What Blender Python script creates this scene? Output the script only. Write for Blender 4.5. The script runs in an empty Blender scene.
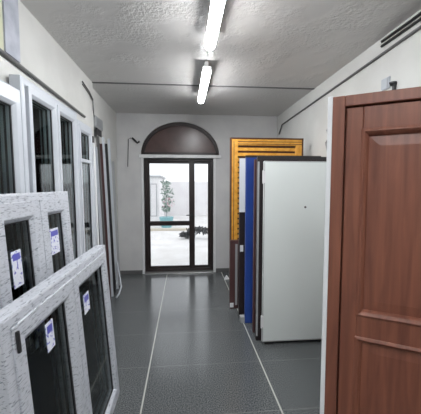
import bpy, bmesh, math, random
from mathutils import Vector, Matrix
random.seed(7)
S = bpy.context.scene
COL = S.collection
R = math.radians

# ------------------------------------------------------------------ camera, world, exposure
cd = bpy.data.cameras.new('camera'); cam = bpy.data.objects.new('camera', cd); COL.objects.link(cam)
cd.sensor_width = 36; cd.lens = 300.0 / 421.0 * 36; cd.clip_start = 0.05
cam.location = (0, 0, 1.65); cam.rotation_euler = (R(90 - 4.004), 0, R(-5.036))
S.camera = cam
S.view_settings.view_transform = 'Standard'; S.view_settings.look = 'None'
S.view_settings.gamma = 1; S.view_settings.use_curve_mapping = False
S.view_settings.exposure = 1.34
W = bpy.data.worlds.new('overcast'); S.world = W; W.use_nodes = True
bg = W.node_tree.nodes['Background']; bg.inputs[0].default_value = (0.93, 0.95, 1.0, 1); bg.inputs[1].default_value = .75
TUBE = 36.0       # emission of the ceiling tubes

# ------------------------------------------------------------------ materials
def principled(name, color, rough=0.5, metal=0.0, spec=0.5, **kw):
    m = bpy.data.materials.new(name); m.use_nodes = True
    b = m.node_tree.nodes['Principled BSDF']
    b.inputs['Base Color'].default_value = (*color, 1); b.inputs['Roughness'].default_value = rough
    b.inputs['Metallic'].default_value = metal; b.inputs['Specular IOR Level'].default_value = spec
    for k, v in kw.items(): b.inputs[k.replace('_', ' ')].default_value = v
    return m
def nodes(m): return m.node_tree.nodes, m.node_tree.links, m.node_tree.nodes['Principled BSDF']
def mottled(name, c1, c2, scale=8, rough=0.5, bump=0.0, stretch=(1, 1, 1), detail=5, lo=0.35, hi=0.65, bscale=None, dist=0.01, spec=0.5):
    m = principled(name, c1, rough, spec=spec); N, L, b = nodes(m)
    tc = N.new('ShaderNodeTexCoord'); mp = N.new('ShaderNodeMapping'); mp.inputs['Scale'].default_value = stretch
    nz = N.new('ShaderNodeTexNoise'); nz.inputs['Scale'].default_value = scale; nz.inputs['Detail'].default_value = detail
    cr = N.new('ShaderNodeValToRGB')
    cr.color_ramp.elements[0].position = lo; cr.color_ramp.elements[0].color = (*c1, 1)
    cr.color_ramp.elements[1].position = hi; cr.color_ramp.elements[1].color = (*c2, 1)
    L.new(tc.outputs['Object'], mp.inputs[0]); L.new(mp.outputs[0], nz.inputs[0]); L.new(nz.outputs[0], cr.inputs[0]); L.new(cr.outputs[0], b.inputs['Base Color'])
    if bump:
        n2 = N.new('ShaderNodeTexNoise'); n2.inputs['Scale'].default_value = bscale or scale; n2.inputs['Detail'].default_value = 3
        L.new(mp.outputs[0], n2.inputs[0])
        bp = N.new('ShaderNodeBump'); bp.inputs['Strength'].default_value = bump; bp.inputs['Distance'].default_value = dist
        L.new(n2.outputs[0], bp.inputs['Height']); L.new(bp.outputs[0], b.inputs['Normal'])
    return m

M = {}
M['wall'] = mottled('painted_wall', (0.58, 0.58, 0.56), (0.64, 0.64, 0.62), 3, 0.55, 0.3, bscale=14)
M['wall_back'] = mottled('grey_painted_wall', (0.58, 0.58, 0.59), (0.64, 0.64, 0.64), 3, 0.5, 0.3, bscale=14)
M['pilaster'] = mottled('blue_grey_paint', (0.34, 0.36, 0.42), (0.46, 0.48, 0.54), 9, 0.5)
M['yellow'] = principled('yellow_paint', (0.55, 0.55, 0.42), 0.5)
M['white'] = principled('white_paint', (0.78, 0.79, 0.8), 0.35)
M['pvc'] = principled('white_pvc', (0.54, 0.57, 0.62), 0.3)
M['grey'] = principled('grey_plastic', (0.36, 0.37, 0.38), 0.5)
M['black'] = principled('black_rubber', (0.02, 0.02, 0.022), 0.45)
M['pipe'] = principled('dark_grey_pipe', (0.12, 0.12, 0.12), 0.45)
M['alu'] = principled('grey_aluminium', (0.35, 0.37, 0.39), 0.35, 0.6)
M['box_lid'] = principled('pale_grey_lid', (0.45, 0.48, 0.52), 0.5)
M['steel'] = principled('steel', (0.6, 0.6, 0.6), 0.3, 0.8)
M['door_dark'] = mottled('dark_brown_lacquer', (0.014, 0.009, 0.009), (0.03, 0.018, 0.017), 5, 0.42, stretch=(1, 1, .15))
M['arch'] = mottled('dark_brown_arch_board', (0.06, 0.028, 0.026), (0.10, 0.055, 0.05), 4, 0.28)
M['white_leaf'] = mottled('pale_grey_white_door', (0.74, 0.79, 0.78), (0.77, 0.82, 0.81), 1.2, 0.4)
M['blue'] = mottled('blue_film', (0.02, 0.055, 0.26), (0.035, 0.09, 0.38), 6, 0.3, stretch=(1, 1, .3))
M['darkred'] = mottled('dark_red_board', (0.05, 0.02, 0.022), (0.10, 0.045, 0.045), 6, 0.45, stretch=(1, 1, .2))
M['darkleaf'] = mottled('black_brown_door', (0.012, 0.010, 0.012), (0.03, 0.02, 0.02), 6, 0.4, stretch=(1, 1, .2))
M['pine'] = mottled('orange_pine', (0.72, 0.31, 0.03), (0.88, 0.46, 0.08), 5, 0.4, stretch=(3, 3, 3), detail=6)
M['pine_dark'] = principled('pine_outer_edge', (0.10, 0.035, 0.015), 0.5)
M['paper'] = principled('white_paper', (0.8, 0.82, 0.84), 0.7)

def wood_brown():
    m = principled('brown_stained_door_wood', (0.15, 0.06, 0.04), 0.38); N, L, b = nodes(m)
    tc = N.new('ShaderNodeTexCoord'); mp = N.new('ShaderNodeMapping'); mp.inputs['Scale'].default_value = (14, 14, 0.9)
    nz = N.new('ShaderNodeTexNoise'); nz.inputs['Scale'].default_value = 2.2; nz.inputs['Detail'].default_value = 7; nz.inputs['Distortion'].default_value = 0.6
    cr = N.new('ShaderNodeValToRGB')
    cr.color_ramp.elements[0].position = .3; cr.color_ramp.elements[0].color = (0.15, 0.052, 0.034, 1)
    cr.color_ramp.elements[1].position = .72; cr.color_ramp.elements[1].color = (0.27, 0.10, 0.06, 1)
    L.new(tc.outputs['Object'], mp.inputs[0]); L.new(mp.outputs[0], nz.inputs[0]); L.new(nz.outputs[0], cr.inputs[0]); L.new(cr.outputs[0], b.inputs['Base Color'])
    bp = N.new('ShaderNodeBump'); bp.inputs['Strength'].default_value = .15; bp.inputs['Distance'].default_value = .004
    L.new(nz.outputs[0], bp.inputs['Height']); L.new(bp.outputs[0], b.inputs['Normal'])
    return m
M['brown'] = wood_brown()

def film_mat():       # white PVC under a protective film with grey dashes of print
    m = principled('pvc_with_printed_film', (0.7, 0.73, 0.78), 0.35); N, L, b = nodes(m)
    tc = N.new('ShaderNodeTexCoord'); mp = N.new('ShaderNodeMapping'); mp.inputs['Scale'].default_value = (16, 40, 110)
    nz = N.new('ShaderNodeTexNoise'); nz.inputs['Scale'].default_value = 1.6; nz.inputs['Detail'].default_value = 4; nz.inputs['Distortion'].default_value = .8
    cr = N.new('ShaderNodeValToRGB')
    cr.color_ramp.elements[0].position = .34; cr.color_ramp.elements[0].color = (0.17, 0.19, 0.22, 1)
    cr.color_ramp.elements[1].position = .46; cr.color_ramp.elements[1].color = (0.53, 0.55, 0.60, 1)
    L.new(tc.outputs['Object'], mp.inputs[0]); L.new(mp.outputs[0], nz.inputs[0]); L.new(nz.outputs[0], cr.inputs[0]); L.new(cr.outputs[0], b.inputs['Base Color'])
    return m
M['film'] = film_mat()

def label_mat():
    m = principled('printed_label', (0.8, 0.8, 0.85), 0.5); N, L, b = nodes(m)
    tc = N.new('ShaderNodeTexCoord'); mp = N.new('ShaderNodeMapping'); mp.inputs['Scale'].default_value = (60, 60, 60)
    nz = N.new('ShaderNodeTexNoise'); nz.inputs['Scale'].default_value = 1.0; nz.inputs['Detail'].default_value = 2
    cr = N.new('ShaderNodeValToRGB'); cr.color_ramp.interpolation = 'CONSTANT'
    cr.color_ramp.elements[0].position = 0; cr.color_ramp.elements[0].color = (0.12, 0.13, 0.5, 1)
    cr.color_ramp.elements[1].position = .40; cr.color_ramp.elements[1].color = (0.74, 0.76, 0.84, 1)
    L.new(tc.outputs['Object'], mp.inputs[0]); L.new(mp.outputs[0], nz.inputs[0]); L.new(nz.outputs[0], cr.inputs[0]); L.new(cr.outputs[0], b.inputs['Base Color'])
    return m
M['label'] = label_mat()

def glass_mat(name, tint, refl_rough=0.03):
    m = bpy.data.materials.new(name); m.use_nodes = True; N = m.node_tree.nodes; L = m.node_tree.links
    N.remove(N['Principled BSDF']); out = N['Material Output']
    tr = N.new('ShaderNodeBsdfTransparent'); tr.inputs[0].default_value = (*tint, 1)
    gl = N.new('ShaderNodeBsdfGlossy'); gl.inputs['Roughness'].default_value = refl_rough; gl.inputs[0].default_value = (.9, .95, .95, 1)
    fr = N.new('ShaderNodeFresnel'); fr.inputs[0].default_value = 1.5
    mx = N.new('ShaderNodeMixShader')
    L.new(fr.outputs[0], mx.inputs[0]); L.new(tr.outputs[0], mx.inputs[1]); L.new(gl.outputs[0], mx.inputs[2]); L.new(mx.outputs[0], out.inputs[0])
    return m
M['glass_clear'] = glass_mat('clear_glass', (0.95, 0.96, 0.96))
M['glass_dark'] = glass_mat('dark_tinted_glass', (0.66, 0.70, 0.69))

def floor_mat():
    m = principled('dark_granite_tiles', (0.05, 0.05, 0.05), 0.19); N, L, b = nodes(m)
    tc = N.new('ShaderNodeTexCoord')
    nz = N.new('ShaderNodeTexNoise'); nz.inputs['Scale'].default_value = 115; nz.inputs['Detail'].default_value = 4
    cr = N.new('ShaderNodeValToRGB')
    cr.color_ramp.elements[0].position = .40; cr.color_ramp.elements[0].color = (0.03, 0.034, 0.036, 1)
    cr.color_ramp.elements[1].position = .62; cr.color_ramp.elements[1].color = (0.17, 0.18, 0.185, 1)
    L.new(tc.outputs['Object'], nz.inputs[0]); L.new(nz.outputs[0], cr.inputs[0])
    sx = N.new('ShaderNodeSeparateXYZ'); L.new(tc.outputs['Object'], sx.inputs[0])
    def line(sock, off, period, w):
        a = N.new('ShaderNodeMath'); a.operation = 'ADD'; a.inputs[1].default_value = off; L.new(sock, a.inputs[0])
        p = N.new('ShaderNodeMath'); p.operation = 'PINGPONG'; p.inputs[1].default_value = period / 2; L.new(a.outputs[0], p.inputs[0])
        c = N.new('ShaderNodeMath'); c.operation = 'LESS_THAN'; c.inputs[1].default_value = w / 2; L.new(p.outputs[0], c.inputs[0])
        return c.outputs[0]
    gx = line(sx.outputs[0], 0.325 + 1.03 * 4, 1.03, 0.013); gy = line(sx.outputs[1], -2.67 + .62 * 12, 0.62, 0.006)
    m1 = N.new('ShaderNodeMixRGB'); m1.inputs[2].default_value = (0.17, 0.18, 0.175, 1); L.new(gy, m1.inputs[0]); L.new(cr.outputs[0], m1.inputs[1])
    m2 = N.new('ShaderNodeMixRGB'); m2.inputs[2].default_value = (0.42, 0.43, 0.40, 1); L.new(gx, m2.inputs[0]); L.new(m1.outputs[0], m2.inputs[1])
    L.new(m2.outputs[0], b.inputs['Base Color'])
    bp = N.new('ShaderNodeBump'); bp.inputs['Strength'].default_value = .12; bp.inputs['Distance'].default_value = .003
    L.new(nz.outputs[0], bp.inputs['Height']); L.new(bp.outputs[0], b.inputs['Normal'])
    return m
M['floor'] = floor_mat()

def ceil_mat():
    m = principled('lumpy_painted_ceiling', (0.60, 0.585, 0.57), 0.33); N, L, b = nodes(m)
    tc = N.new('ShaderNodeTexCoord')
    a = N.new('ShaderNodeTexNoise'); a.inputs['Scale'].default_value = 38; a.inputs['Detail'].default_value = 3
    k = N.new('ShaderNodeTexNoise'); k.inputs['Scale'].default_value = 2.2; k.inputs['Detail'].default_value = 2
    r = N.new('ShaderNodeValToRGB'); r.color_ramp.elements[0].position = .42; r.color_ramp.elements[1].position = .6
    mu = N.new('ShaderNodeMath'); mu.operation = 'MULTIPLY'
    L.new(tc.outputs['Object'], a.inputs[0]); L.new(tc.outputs['Object'], k.inputs[0]); L.new(k.outputs[0], r.inputs[0])
    L.new(a.outputs[0], mu.inputs[0]); L.new(r.outputs[0], mu.inputs[1])
    bp = N.new('ShaderNodeBump'); bp.inputs['Strength'].default_value = .7; bp.inputs['Distance'].default_value = .018
    L.new(mu.outputs[0], bp.inputs['Height']); L.new(bp.outputs[0], b.inputs['Normal'])
    return m
M['ceiling'] = ceil_mat()
em = bpy.data.materials.new('lit_tube_diffuser'); em.use_nodes = True; _b = em.node_tree.nodes['Principled BSDF']
_b.inputs['Emission Color'].default_value = (0.97, 0.985, 1, 1); _b.inputs['Emission Strength'].default_value = TUBE
M['tube'] = em
M['paving'] = mottled('pale_paving', (0.62, 0.60, 0.58), (0.72, 0.71, 0.70), 1.5, 0.8)
M['kerb'] = principled('sandy_kerb', (0.55, 0.50, 0.42), 0.8)
M['render'] = mottled('white_render', (0.72, 0.70, 0.71), (0.78, 0.77, 0.77), 2, 0.8)
M['leaf'] = mottled('pale_green_leaves', (0.14, 0.22, 0.17), (0.35, 0.42, 0.38), 9, 0.7)
M['petal'] = principled('pink_petals', (0.6, 0.3, 0.36), 0.7)
M['teal'] = principled('teal_pot', (0.2, 0.42, 0.45), 0.5)
M['shrub'] = mottled('dark_shrub_leaves', (0.03, 0.03, 0.035), (0.07, 0.07, 0.07), 9, 0.7)

# ------------------------------------------------------------------ mesh helpers
def bx(bm, x0, y0, z0, x1, y1, z1):
    g = bmesh.ops.create_cube(bm, size=1)
    bmesh.ops.scale(bm, vec=(abs(x1-x0), abs(y1-y0), abs(z1-z0)), verts=g['verts'])
    bmesh.ops.translate(bm, vec=((x0+x1)/2, (y0+y1)/2, (z0+z1)/2), verts=g['verts'])
def ring(bm, x0, z0, x1, z1, prof):
    """mitred rectangular frame swept from a closed profile of (inset from outer edge, y)."""
    loops = []
    for i, y in prof:
        loops.append([bm.verts.new(p) for p in ((x0+i, y, z0+i), (x1-i, y, z0+i), (x1-i, y, z1-i), (x0+i, y, z1-i))])
    n = len(prof)
    for a in range(n):
        A, B = loops[a], loops[(a+1) % n]
        for c in range(4):
            d = (c+1) % 4
            bm.faces.new((A[c], A[d], B[d], B[c]))
def tube(bm, pts, r, n=8):
    pts = [Vector(p) for p in pts]; loops = []
    for i, p in enumerate(pts):
        t = (pts[min(i+1, len(pts)-1)] - pts[max(i-1, 0)]).normalized()
        u = t.cross(Vector((0.13, 0.21, 1)) if abs(t.z) < .9 else Vector((1, 0.1, 0))).normalized(); v = t.cross(u)
        loops.append([bm.verts.new(p + r*(u*math.cos(2*math.pi*k/n) + v*math.sin(2*math.pi*k/n))) for k in range(n)])
    for a, b in zip(loops, loops[1:]):
        for k in range(n): bm.faces.new((a[k], a[(k+1) % n], b[(k+1) % n], b[k]))
    bm.faces.new(loops[0]); bm.faces.new(loops[-1][::-1])
def prism(bm, poly, y0, y1):
    A = [bm.verts.new((x, y0, z)) for x, z in poly]; B = [bm.verts.new((x, y1, z)) for x, z in poly]
    bm.faces.new(A); bm.faces.new(B[::-1]); n = len(poly)
    for k in range(n): bm.faces.new((A[k], B[k], B[(k+1) % n], A[(k+1) % n]))
def obj(name, bm, mat, parent=None, bevel=0.0, smooth=False, seg=2):
    bmesh.ops.recalc_face_normals(bm, faces=bm.faces)
    me = bpy.data.meshes.new(name); bm.to_mesh(me); bm.free(); me.materials.append(mat)
    o = bpy.data.objects.new(name, me); COL.objects.link(o)
    if parent: o.parent = parent
    if bevel:
        md = o.modifiers.new('bevel', 'BEVEL'); md.width = bevel; md.segments = seg; md.limit_method = 'ANGLE'
    if smooth:
        for p in me.polygons: p.use_smooth = True
    return o
def tag(o, label, cat, group=None, kind=None):
    o['label'] = label; o['category'] = cat
    if group: o['group'] = group
    o['kind'] = kind or 'thing'
    return o
def thing(name, label, cat, loc=(0, 0, 0), rot=(0, 0, 0), group=None):
    o = bpy.data.objects.new(name, None); COL.objects.link(o); o.empty_display_size = .1
    o.location = loc; o.rotation_euler = rot
    return tag(o, label, cat, group)
def struct(o): o['kind'] = 'structure'; return o
B = bmesh.new

# ------------------------------------------------------------------ room shell
XL, XR, YB, YF, ZC = -1.15, 1.76, 5.63, -4.6, 2.96
XL2, YS, ZC2 = -1.21, 4.03, 2.96          # set-back of the left wall and lower ceiling beyond the step
bm = B(); bx(bm, -1.4, YF-.15, -.1, 1.95, YB+.25, 0); struct(obj('floor', bm, M['floor']))
bm = B(); prism(bm, [(YF-.15, ZC), (YS, ZC), (YS, ZC2), (YB+.25, ZC2), (YB+.25, 3.2), (YF-.15, 3.2)], -1.4, 1.95)
for v in bm.verts: v.co = Vector((v.co.y, v.co.x, v.co.z))
struct(obj('ceiling', bm, M['ceiling']))
bm = B(); bx(bm, -1.4, YF, 0, XL, YS, ZC); bx(bm, -1.4, YS, 0, XL2, YB, ZC2); struct(obj('wall_left', bm, M['wall']))
bm = B(); bx(bm, XR, YF, 0, 1.95, YS, ZC); bx(bm, XR, YS, 0, 1.95, YB, ZC2); struct(obj('wall_right', bm, M['wall']))
bm = B(); bx(bm, -1.4, YF-.15, 0, 1.95, YF, ZC); struct(obj('wall_front', bm, M['wall']))
# back wall with a door opening and an arched opening over it
dx0, dx1, dz = -0.735, 0.55, 2.165
ax0, ax1, az = -0.785, 0.66, 2.225
acx, aw, ah = (ax0+ax1)/2, (ax1-ax0)/2, 0.60
arc = [(acx - aw*math.cos(math.pi*k/28), az + ah*math.sin(math.pi*k/28)) for k in range(29)]
poly = [(-1.4, 0), (dx0, 0), (dx0, dz), (ax0, dz)] + arc + [(ax1, dz), (dx1, dz), (dx1, 0), (1.95, 0), (1.95, 2.96), (-1.4, 2.96)]
bm = B(); prism(bm, poly, YB, YB+.25); struct(obj('wall_back', bm, M['wall_back']))
bm = B(); bx(bm, ax0-.03, YB-.03, dz, ax1+.03, YB+.12, az); struct(obj('trim_1', bm, M['white'], bevel=.006))
bm = B(); bx(bm, dx0-.045, YB-.02, 0, dx0, YB+.1, dz); bx(bm, dx1, YB-.02, 0, dx1+.045, YB+.1, dz); struct(obj('trim_2', bm, M['white'], bevel=.005))
bm = B(); bx(bm, dx0, YB-.06, 0.0, dx1, YB+.22, .022); struct(obj('trim_3', bm, M['steel'], bevel=.004))
bm = B(); bx(bm, XL2, YB-.012, 0, dx0-.05, YB, .075); bx(bm, dx1+.05, YB-.012, 0, XR, YB, .075); struct(obj('baseboard_back', bm, M['pipe'], bevel=.003))
bm = B(); bx(bm, XL, YS-.03, ZC-.006, XR, YS+.005, ZC+.001); struct(obj('trim_6', bm, M['pipe']))
# pilaster high on the left wall
bm = B(); bx(bm, XL, 2.075, 2.50, XL+.03, 2.25, ZC); struct(obj('trim_4', bm, M['pilaster'], bevel=.004))
bm = B(); bx(bm, XL, 1.90, 2.50, XL+.02, 2.075, ZC); struct(obj('trim_5', bm, M['yellow'], bevel=.004))
# arched board above the door
w1 = struct(bpy.data.objects.new('window_1', None)); COL.objects.link(w1)
def arcpoly(i): return [(acx - (aw-i)*math.cos(math.pi*k/28), az + .0 + (ah-i)*math.sin(math.pi*k/28)) for k in range(29)]
bm = B(); o_, n_ = arcpoly(0.0), arcpoly(0.06)
for a, b in ((o_, n_),):
    va = [[bm.verts.new((x, y, z)) for x, z in p] for p in (a, b) for y in (YB+.04, YB+.10)]
    order = [va[0], va[2], va[3], va[1]]
    for q in range(4):
        A_, B_ = order[q], order[(q+1) % 4]
        for k in range(28): bm.faces.new((A_[k], A_[k+1], B_[k+1], B_[k]))
obj('arch_frame', bm, M['door_dark'], w1, bevel=.004)
bm = B(); prism(bm, arcpoly(0.055), YB+.07, YB+.10); obj('arch_panel', bm, M['arch'], w1)
bm = B(); bx(bm, ax0+.02, YB+.04, az, ax1-.02, YB+.09, az+.05); obj('arch_rail', bm, M['door_dark'], w1, bevel=.004)

# glazed door: dark frame, mullion, cross bar, panes
d1 = struct(bpy.data.objects.new('door_1', None)); COL.objects.link(d1); d1.location = (0, YB+.06, 0)
bm = B(); ring(bm, dx0, .022, dx1, dz, [(0, 0), (.055, 0), (.055, .03), (.095, .03), (.095, .07), (0, .07)]); obj('door_frame', bm, M['door_dark'], d1, bevel=.004)
bm = B(); bx(bm, .095, -.006, .06, .20, .075, dz-.05); obj('mullion', bm, M['door_dark'], d1, bevel=.004)
bm = B(); bx(bm, dx0+.09, .0, .90, .10, .07, .985); obj('cross_bar', bm, M['door_dark'], d1, bevel=.004)
for (a, b, c, e) in ((dx0+.09, .11, .98, dz-.09), (dx0+.09, .11, .11, .905), (.19, dx1-.09, .11, dz-.09)):
    bm = B(); bx(bm, a, .04, c, b, .05, e); obj('glass_pane', bm, M['glass_clear'], d1)
bm = B(); bx(bm, .135, -.012, .98, .16, -.006, 1.16); tube(bm, [(.147, -.012, 1.10), (.147, -.05, 1.10), (.04, -.05, 1.10)], .009); obj('door_handle', bm, M['black'], d1)

# ------------------------------------------------------------------ outside
bm = B(); bx(bm, -20, YB+.25, -.12, 20, 42, -.02); struct(obj('ground', bm, M['paving']))
bm = B(); bx(bm, -6, 11.2, -.02, 6, 11.4, .06); tag(obj('kerb', bm, M['kerb'], bevel=.01), 'sandy low kerb crossing the paving outside the glazed door', 'kerb')
t = thing('building', 'white outbuilding with a tall window, seen through left of the glazed door', 'building', (0, 13, 0))
bm = B(); bx(bm, -6, 0, -.02, -1.05, 3, 2.02); obj('wall', bm, M['render'], t)
bm = B(); bx(bm, -6.1, -.12, 2.02, -.95, 3.1, 2.10); obj('roof', bm, M['grey'], t)
bm = B(); ring(bm, -1.45, .35, -1.16, 1.75, [(0, -.03), (.03, -.03), (.03, .0), (0, .0)]); obj('window_frame', bm, M['grey'], t)
bm = B(); bx(bm, -1.42, -.012, .38, -1.19, -.004, 1.72); obj('pane', bm, M['render'], t)
bm = B(); bx(bm, -7, 17, -.02, 9, 17.3, 1.9); tag(obj('boundary_wall', bm, M['render']), 'pale boundary wall at the far side of the yard', 'wall')
def leafball(bm, c, r, n, size, squash=1.0):
    for _ in range(n):
        v = Vector((random.gauss(0, 1), random.gauss(0, 1), random.gauss(0, 1))).normalized() * r * random.uniform(.45, 1)
        v.z *= squash; p = Vector(c) + v
        u = Vector((random.uniform(-1, 1), random.uniform(-1, 1), random.uniform(-1, 1))).normalized(); w = u.cross(v).normalized() if v.length else u
        s = size * random.uniform(.6, 1.2)
        vs = [bm.verts.new(p + a) for a in (-u*s, w*s*.45, u*s, -w*s*.45)]
        bm.faces.new(vs)
t = thing('potted_shrub', 'loose flowering shrub in a teal pot beside the white outbuilding', 'plant', (-.72, 12.2, -.02))
bm = B()
for z, r in ((1.75, .22), (1.45, .28), (1.1, .28), (.75, .2)): leafball(bm, (random.uniform(-.08, .08), 0, z), r, 80, .07)
obj('foliage', bm, M['leaf'], t)
bm = B(); leafball(bm, (.1, -.05, 1.0), .3, 26, .06); obj('flowers', bm, M['petal'], t)['kind'] = 'stuff'
bm = B(); tube(bm, [(0, 0, .3), (.02, 0, .8), (-.02, 0, 1.6)], .02, 6); obj('stem', bm, M['grey'], t)
bm = B(); bmesh.ops.create_cone(bm, cap_ends=True, segments=20, radius1=.2, radius2=.29, depth=.42, matrix=Matrix.Translation((0, 0, .21))); obj('pot', bm, M['teal'], t)
t = thing('low_shrub', 'dark low spreading shrub on the pale paving outside', 'plant', (.30, 9.4, -.02))
bm = B()
for x, z, r in ((-.32, .14, .13), (-.1, .24, .16), (.15, .28, .18), (.38, .26, .16), (-.2, .1, .12)): leafball(bm, (x, random.uniform(-.1, .1), z), r, 110, .06, .7)
obj('foliage', bm, M['shrub'], t)
bm = B(); tube(bm, [(0, 0, 0), (.05, 0, .15), (.1, 0, .28)], .02, 6); obj('stem', bm, M['grey'], t)

# ------------------------------------------------------------------ ceiling tubes
def lamp(y0, y1, x, label):
    Lh = y1-y0; t = thing('tube_light', label, 'light', (x, (y0+y1)/2, 2.912), group='ceiling tube lights')
    bm = B(); bx(bm, -.0475, -Lh/2+.015, -.0695, .0475, Lh/2-.015, -.022); bx(bm, -.022, -Lh/2+.1, -.025, .022, Lh/2-.1, .048); obj('housing', bm, M['white'], t, bevel=.005)
    bm = B(); h = Lh/2
    prof = [(-h, .014), (-h+.008, .032), (-h+.03, .045), (h-.03, .045), (h-.008, .032), (h, .014)]
    lp = [[bm.verts.new((r*math.cos(2*math.pi*k/20), y, -.062+r*(-.9*abs(math.sin(2*math.pi*k/20)) if k > 10 else .0))) for k in range(20)] for y, r in prof]
    for p, q in zip(lp, lp[1:]):
        for k in range(20): bm.faces.new((p[k], p[(k+1) % 20], q[(k+1) % 20], q[k]))
    bm.faces.new(lp[0]); bm.faces.new(lp[-1][::-1])
    obj('diffuser', bm, M['tube'], t, smooth=True)
    for s in (-1, 1):
        bm = B(); bx(bm, -.018, s*(h-.06)-.012, -.03, .018, s*(h-.06)+.012, .048); obj('bracket', bm, M['steel'], t, bevel=.003)
lamp(1.46, 2.68, .228, 'nearest lit ceiling tube light at the top edge of the view')
lamp(3.18, 4.34, .245, 'farther lit ceiling tube light, nearer the glazed door')
lamp(-.75, .45, .2, 'added out-of-view tube light above the viewpoint, brightening the front windows')  # added fill above the camera, out of view, to brighten the front windows
lamp(-3.2, -2.0, .2, 'added out-of-view tube light behind the viewpoint, filling the doors from the front')  # second added fill, unseen behind the camera, for frontal light on the white door
bm = B(); tube(bm, [(.23, 2.60, 2.953), (.24, 2.9, 2.95), (.243, 3.26, 2.953)], .005, 6); tag(obj('lamp_cable', bm, M['grey']), 'thin grey cable joining the two ceiling tube lights', 'cable')

# ------------------------------------------------------------------ wall fittings
bm = B(); tube(bm, [(XL+.016, .6, 2.50), (XL+.016, 2.03, 2.49), (XL+.016, 3.63, 2.445)], .014); tag(obj('conduit_pipe', bm, M['pipe'], smooth=True), 'dark conduit pipe on the left wall above the white windows', 'pipe')
bm = B(); tube(bm, [(XR-.014, .4, 2.86), (XR-.014, 2.17, 2.82), (XR-.014, 5.3, 2.74), (XR-.014, 5.45, 2.60)], .012); tag(obj('conduit_pipe', bm, M['pipe'], smooth=True), 'long dark conduit pipe along the top of the right wall', 'pipe')
for z0, z1, lb in ((2.925, 2.915, 'upper of two short black pipes tucked under the ceiling on the right'), (2.885, 2.878, 'lower of two short black pipes tucked under the ceiling on the right')):
    bm = B(); tube(bm, [(XR-.013, 2.6, z0-.004), (XR-.013, 1.3, z1)], .0115); tag(obj('black_pipe', bm, M['black'], smooth=True), lb, 'pipe', 'black pipes under the ceiling')
t = thing('junction_box', 'small pale grey junction box on the right wall just above the brown door', 'box', (XR, 2.53, 2.535))
bm = B(); bx(bm, -.018, -.05, -.05, 0, .05, .05); obj('body', bm, M['pvc'], t, bevel=.005)
bm = B(); bx(bm, -.024, -.042, -.042, -.018, .042, .042); obj('lid', bm, M['box_lid'], t, bevel=.003)
bm = B(); tube(bm, [(XR, 2.42, 2.50), (XR-.03, 2.42, 2.50), (XR-.035, 2.415, 2.51)], .022, 12); tube(bm, [(XR-.01, 2.42, 2.50), (XR-.01, 2.42, 2.44)], .018); tag(obj('cable_gland', bm, M['black'], bevel=.003), 'small black cable socket beside the grey junction box', 'socket')
pts = [(XL+.012, 3.60, 2.83), (XL+.012, 3.85, 2.79), (XL+.012, 3.98, 2.74), (XL+.012, 4.0, 2.62), (XL2+.05, 4.08, 2.56)]
bm = B(); tube(bm, pts, .008, 6); tube(bm, [(p[0], p[1]+.0, p[2]-.03) for p in pts[:-1]]+[(XL2+.05, 4.1, 2.54)], .006, 6); tag(obj('wall_cable', bm, M['pipe']), 'dark cable dropping down the left wall at the ceiling step', 'cable')
t = thing('fuse_box', 'grey wall box under the ceiling step on the left, above the leaning strips', 'box', (XL2, 4.25, 2.49))
bm = B(); bx(bm, 0, -.16, -.07, .07, .18, .08); obj('body', bm, M['grey'], t, bevel=.006)
bm = B(); bx(bm, .07, -.14, -.055, .078, .16, .065); obj('lid', bm, M['alu'], t, bevel=.003)
bm = B(); bx(bm, .05, -.10, -.16, .065, .14, -.07); obj('cable_entry', bm, M['black'], t, bevel=.003)
bm = B(); tube(bm, [(-.93, YB-.012, 2.52), (-.88, YB-.02, 2.47), (-.84, YB-.02, 2.43), (-.80, YB-.02, 2.46)], .018, 8); tube(bm, [(-.95, YB-.008, 2.52), (-1.0, YB-.008, 2.50), (-1.02, YB-.008, 2.0)], .007, 6)
tag(obj('wall_cable', bm, M['black']), 'black cable knot on the back wall left of the arch', 'cable')
bm = B(); tube(bm, [(XR-.01, 3.5, 2.38), (XR-.01, 3.6, 2.33), (XR-.01, 3.52, 2.25), (XR-.01, 3.62, 2.18), (XR-.01, 3.56, 2.05)], .009, 6); tag(obj('wall_cable', bm, M['grey']), 'loose grey cable on the right wall behind the brown door', 'cable')

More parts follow.
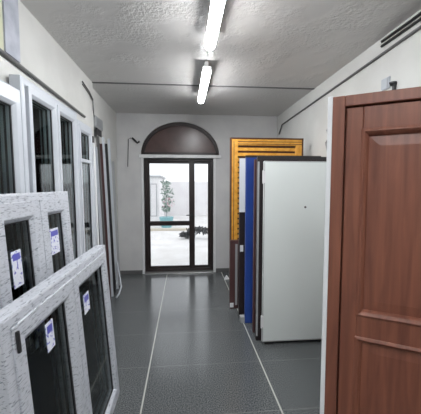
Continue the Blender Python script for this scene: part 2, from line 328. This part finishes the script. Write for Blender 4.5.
# ------------------------------------------------------------------ white PVC windows
PR_F = [(0, 0), (.012, -.004), (.045, -.004), (.055, .006), (.055, .07), (0, .07)]      # frame profile
def sash(parent, x0, z0, x1, z1, w, mat, y=-.012):
    bm = B(); ring(bm, x0, z0, x1, z1, [(0, y), (w-.022, y), (w-.004, y+.014), (w, y+.02), (w, .055), (0, .055)])
    s = obj('sash', bm, mat, parent, bevel=.003)
    bm = B(); ring(bm, x0+w-.001, z0+w-.001, x1-w+.001, z1-w+.001, [(0, y+.021), (.007, y+.024), (.007, y+.032), (0, y+.036)]); obj('gasket', bm, M['black'], s)
    bm = B(); bx(bm, x0+w-.01, y+.028, z0+w-.01, x1-w+.01, y+.046, z1-w+.01); obj('glass_pane', bm, M['glass_dark'], s)
    return s
def pvc(label, loc, tilt, L, H, lights, mat, rz=90, fw=.055, sw=.08, cat='window', trans=None, zb=.045):
    t = thing('pvc_window', label, cat, loc, (R(-tilt), 0, R(rz)), group='white windows stored along the left wall')
    bm = B(); ring(bm, 0, 0, L, H, PR_F); obj('outer_frame', bm, mat, t, bevel=.003)
    for i, (a, b) in enumerate(lights):
        if trans: 
            
            sh = sash(t, a, .045, b, H-.045, sw, mat)
            bm = B(); bx(bm, a+sw-.005, -.006, trans-.018, b-sw+.005, .05, trans+.018); obj('cross_rail', bm, mat, sh, bevel=.003)
        else: sash(t, a, zb, b, H-.045, sw, mat)
        if i:
            p = lights[i-1][1]
            bm = B(); bx(bm, p, .0, .05, a, .065, H-.05); obj('mullion', bm, mat, t, bevel=.003)
    return t
def sticker(t, x0, x1, z0, z1, y=.014):
    bm = B(); bx(bm, x0, y, z0, x1, y+.002, z1); o = obj('label_sticker', bm, M['label'], t)
    bm = B(); bx(bm, x0+.012, y-.001, z1-.05, x1-.012, y, z1-.015); obj('printed_heading', bm, M['blue_print'], o)
M['blue_print'] = principled('blue_print', (0.10, 0.10, 0.45), 0.5)

# back row against the wall
pvc('tall white window nearest the camera in the back row, cut by the left edge', (-1.04, .98, 0), .5, 1.12, 2.27, [(.03, .52), (.53, 1.10)], M['pvc'], sw=.075)
pvc('tall white two-pane window in the middle of the back row', (-1.04, 2.11, 0), .5, 1.04, 2.375, [(.08, .545), (.555, 1.0)], M['pvc'], sw=.065)
pvc('narrow tall white window with a cross rail, last of the back row', (-1.04, 3.16, 0), .5, .46, 2.32, [(.02, .44)], M['pvc'], sw=.065, trans=1.92)
# middle and front leaning windows
m_ = pvc('white film-wrapped window of shoulder height leaning in the middle row', (-.775, 1.36, 0), 3.5, .985, 1.615, [(.055, .51), (.515, .955)], M['film'], sw=.105)
sticker(m_, .21, .30, 1.13, 1.32); sticker(m_, .66, .79, 1.20, 1.37)
f_ = pvc('low white film-wrapped window leaning in front, nearest the camera', (-.535, 1.04, 0), 4.2, 1.35, 1.195, [(.045, .625), (.63, 1.315)], M['film'], sw=.09, zb=.0)
sticker(f_, .325, .40, .90, 1.03); sticker(f_, .82, .92, .86, .98)
bm = B(); bx(bm, .055, -.022, 1.05, .07, -.012, 1.13); obj('lock_slot', bm, M['black'], f_, bevel=.002)

# white jamb post and bundle of long strips beyond the windows
t = thing('door_jamb', 'white door jamb post standing after the last white window', 'jamb', (-1.07, 3.65, 0), (0, R(-1.0), 0))
bm = B(); bx(bm, -.035, 0, 0, .035, .13, 2.16); obj('post', bm, M['pvc'], t, bevel=.004)
bm = B(); bx(bm, .035, .04, 0, .05, .09, 2.16); obj('stop_bead', bm, M['white'], t, bevel=.003)
specs = [(3.84, 2.24, 'pipe', .022), (3.97, 2.28, 'door_dark', .03), (4.10, 2.16, 'pvc', .02), (4.22, 2.32, 'pipe', .03), (4.36, 2.24, 'darkred', .026), (4.50, 2.35, 'pvc', .016), (4.66, 2.28, 'black', .03), (4.84, 2.38, 'pvc', .02), (5.02, 2.05, 'grey', .03)]
desc = ['thin dark grey', 'dark brown', 'short white', 'wide dark grey', 'dark red brown', 'narrow white', 'black', 'tall white', 'low grey']
where = ['nearest the white jamb post', 'second from the white jamb post', 'between a brown and a grey strip', 'fourth from the white jamb post', 'in the middle of the bundle', 'beyond the dark red brown one', 'third from the far end', 'second from the far end', 'farthest of the bundle']
for (y, h, mt, w), d_, wh in zip(specs, desc, where):
    bm = B(); prof = [(-w, 0), (w, 0), (w, .012), (w*.4, .012), (w*.4, .03), (-w*.4, .03), (-w*.4, .012), (-w, .012)]
    lo = [bm.verts.new((.0+b_, a_, 0)) for a_, b_ in prof]; hi = [bm.verts.new((.0+b_, a_, h)) for a_, b_ in prof]
    bm.faces.new(lo); bm.faces.new(hi[::-1])
    for k in range(8): bm.faces.new((lo[k], lo[(k+1) % 8], hi[(k+1) % 8], hi[k]))
    o = obj('profile_strip', bm, M[mt]); o.location = (XL2+.12, y, 0); o.rotation_euler = (0, R(-2.0), 0)
    tag(o, f'{d_} profile strip leaning on the left wall, {wh}', 'strip', 'profile strips leaning on the left wall')
bm = B(); tube(bm, [(-1.00, 4.42, .012), (-.985, 4.52, .03), (-.975, 4.64, .10), (-1.02, 4.74, .25), (-1.07, 4.80, .45)], .013, 8)
tag(obj('plastic_strip', bm, M['pvc'], smooth=True), 'bent white plastic strip curling onto the floor below the profile strips', 'strip')

# ------------------------------------------------------------------ doors stored on the right
# brown panel door in the foreground
P0 = Vector((.671, 1.329, 0)); ang = math.atan2(-.5215, .8532)
t = thing('panel_door', 'brown stained wooden panel door standing in its frame in the foreground right', 'door', P0, (0, 0, ang))
DW, DH = .98, 2.05
bm = B()   # outer frame: two jambs and a head
bx(bm, 0, 0, 0.0, .052, .09, DH); bx(bm, DW-.052, 0, 0.0, DW, .09, DH); bx(bm, .052, 0, DH-.047, DW-.052, .09, DH)
bx(bm, .05, .057, 0, .075, .09, DH-.04); bx(bm, DW-.075, .057, 0, DW-.05, .09, DH-.04); bx(bm, .07, .057, DH-.075, DW-.07, .09, DH-.04)
obj('outer_frame', bm, M['brown'], t, bevel=.003)
lf = None
LX0, LX1, LZ0, LZ1 = .058, DW-.058, .02, DH-.053
bm = B()   # stiles and rails
sw_ = .068
bx(bm, LX0, .012, LZ0, LX0+sw_, .055, LZ1); bx(bm, LX1-sw_, .012, LZ0, LX1, .055, LZ1)
for z0, z1 in ((LZ0, .20), (.955, 1.06), (1.895, LZ1)): bx(bm, LX0+sw_, .012, z0, LX1-sw_, .055, z1)
lf = obj('leaf', bm, M['brown'], t, bevel=.004)
for z0, z1 in ((.20, .955), (1.06, 1.895)):
    bm = B(); x0, x1 = LX0+sw_, LX1-sw_
    ring(bm, x0, z0, x1, z1, [(-.006, .010), (.006, .004), (.018, .016), (.026, .030), (.026, .034), (-.006, .034)]); obj('moulding', bm, M['brown'], lf, bevel=.002)
    bm = B(); bx(bm, x0, .034, z0, x1, .048, z1)
    ring(bm, x0+.02, z0+.02, x1-.02, z1-.02, [(0, .033), (.05, .027), (.05, .04), (0, .04)]); bx(bm, x0+.07, .0272, z0+.07, x1-.07, .04, z1-.07)
    obj('panel', bm, M['brown'], lf)
bm = B(); bx(bm, -.02, -.004, 0.0, 0, .092, DH+.003); e = obj('protective_edge', bm, M['paper'], t, bevel=.003); e['label'] = 'white protective edge strip'
bm = B(); bx(bm, LX1-.05, .006, .95, LX1-.02, .012, 1.15); tube(bm, [(LX1-.035, .006, 1.08), (LX1-.035, -.035, 1.08), (LX1-.14, -.035, 1.08)], .009); obj('door_handle', bm, M['steel'], lf)

def slab(name, label, x0, x1, y0, y1, z1, mat, extra=None, z0=0.0, cat='door'):
    t = thing(name, label, cat, ((x0+x1)/2, (y0+y1)/2, 0))
    w, d = (x1-x0)/2, (y1-y0)/2
    bm = B(); bx(bm, -w, -d, z0, w, d, z1); obj('leaf', bm, M[mat], t, bevel=.004)
    if extra: extra(t, w, d)
    return t
def white_extra(t, w, d):
    for z in (1.74, .25):
        bm = B(); bx(bm, -w-.012, -d-.004, z-.06, -w+.012, -d, z+.06); tube(bm, [(-w-.012, -d-.006, z-.065), (-w-.012, -d-.006, z+.065)], .009, 8); obj('hinge', bm, M['white'], t)
    bm = B(); bmesh.ops.create_cone(bm, cap_ends=True, segments=16, radius1=.011, radius2=.011, depth=.006, matrix=Matrix.Translation((-w+.43, -d-.002, 1.435)) @ Matrix.Rotation(R(90), 4, 'X')); o = obj('keyhole', bm, M['pipe'], t)
    bm = B(); ring(bm, -w, .035, w, 1.895, [(0, -d-.0015), (.006, -d-.0015), (.006, -d+.002), (0, -d+.002)]); obj('edge_band', bm, M['grey'], t)
    bm = B(); bx(bm, -w+.03, -d+.005, 0, -w+.12, d-.005, .03); obj('foot_block', bm, M['black'], t)
    bm = B(); bx(bm, w-.12, -d+.005, 0, w-.03, d-.005, .03); obj('foot_block', bm, M['black'], t)
slab('door_leaf', 'smooth pale white door leaf with a small keyhole, standing behind the brown door', .80, 1.72, 2.955, 2.995, 1.898, 'white_leaf', white_extra, z0=.03)
def black_extra(t, w, d):
    bm = B(); bx(bm, -w, -d-.004, 1.93, w, -d, 1.95); obj('top_edge', bm, M['black'], t)
    bm = B(); bx(bm, -w, -d-.003, .05, -w+.02, -d, 1.9); o = obj('edge_strip', bm, M['grey'], t)
slab('door_leaf', 'black brown door leaf directly behind the pale white door leaf', .755, 1.70, 3.05, 3.095, 1.955, 'darkleaf', black_extra)
slab('door_leaf', 'dark red brown door leaf between the black brown and the blue one', .765, 1.66, 3.22, 3.265, 1.94, 'darkred')
def blue_extra(t, w, d):
    bm = B(); bx(bm, -w-.002, -d-.004, 1.98, w, d+.002, 2.005); o = obj('top_cap', bm, M['black'], t, bevel=.002); o['label'] = 'black top cap'
    bm = B(); bx(bm, -w-.05, -d+.01, 0, -w+.03, d+.04, .07); obj('foot_block', bm, M['grey'], t)
slab('door_leaf', 'door leaf wrapped in bright blue film in the right-hand stack', .72, 1.62, 3.46, 3.505, 2.0, 'blue', blue_extra)
def sheet_extra(t, w, d):
    bm = B(); bx(bm, -w-.003, -d-.006, 1.33, -w+.10, -d, 1.985); o = obj('protective_sheet', bm, M['paper'], t); o['label'] = 'white protective sheet on the upper edge'
    bm = B(); bx(bm, -w+.01, -d-.004, .84, -w+.05, -d, .92); o = obj('paper_tag', bm, M['paper'], t)
slab('door_leaf', 'dark door leaf with a white sheet on its edge, behind the blue door leaf', .675, 1.60, 3.62, 3.66, 1.99, 'darkleaf', sheet_extra)
def red_extra(t, w, d):
    bm = B(); bx(bm, -w+.07, -d-.004, .05, -w+.10, -d, .88); obj('edge_strip', bm, M['grey'], t)
    bm = B(); bx(bm, -w, -d-.006, .02, -w+.05, -d, .08); obj('paper_tag', bm, M['paper'], t)
slab('short_board', 'low dark red brown board standing in front of the orange frame', .605, 1.45, 3.90, 3.96, .93, 'darkred', red_extra, cat='board')
# orange slatted wooden shutter frame at the back
t = thing('shutter_frame', 'tall orange pine frame with a slatted top at the back of the right stack', 'shutter', (.625, 4.04, 0))
W_, H_ = 1.01, 2.30
bm = B(); ring(bm, 0, 0, W_, H_, [(0, -.006), (.018, -.006), (.018, .06), (0, .06)]); obj('outer_edge', bm, M['pine_dark'], t, bevel=.002)
bm = B(); ring(bm, .018, .018, W_-.018, H_-.018, [(0, 0), (.085, 0), (.085, .05), (0, .05)]); obj('pine_frame', bm, M['pine'], t, bevel=.004)
bm = B()
for k in range(30):
    z = H_-.13-k*.07
    vs = [(.10, .012, z), (W_-.10, .012, z), (W_-.10, .035, z+.045), (.10, .035, z+.045)]
    bx(bm, .10, .012, z-.045, W_-.10, .03, z)
obj('slats', bm, M['pine'], t, bevel=.003)
bm = B(); bx(bm, .10, .034, .1, W_-.10, .045, H_-.1); obj('back_board', bm, M['pine_dark'], t)
for k in range(2):
    bm = B(); bx(bm, .10, -.004, H_-.055-k*.032, W_-.02, 0, H_-.048-k*.032); obj('groove', bm, M['pine_dark'], t)
bm = B(); bx(bm, .045, -.003, .03, .052, 0, H_-.05); obj('groove', bm, M['pine_dark'], t)

bm = B(); vs = [bm.verts.new(p) for p in ((0, 0, 0), (.10, .02, 0), (.09, .16, 0), (.01, .10, 0), (.05, .03, .055), (.055, .12, .05))]
for f in ((0, 1, 4), (1, 2, 5, 4), (2, 3, 5), (3, 0, 4, 5), (0, 3, 2, 1)): bm.faces.new([vs[k] for k in f])
o = obj('paper_scrap', bm, M['paper']); o.location = (.70, 5.15, 0); tag(o, 'small crumpled white paper scrap on the floor right of the glazed door', 'paper')
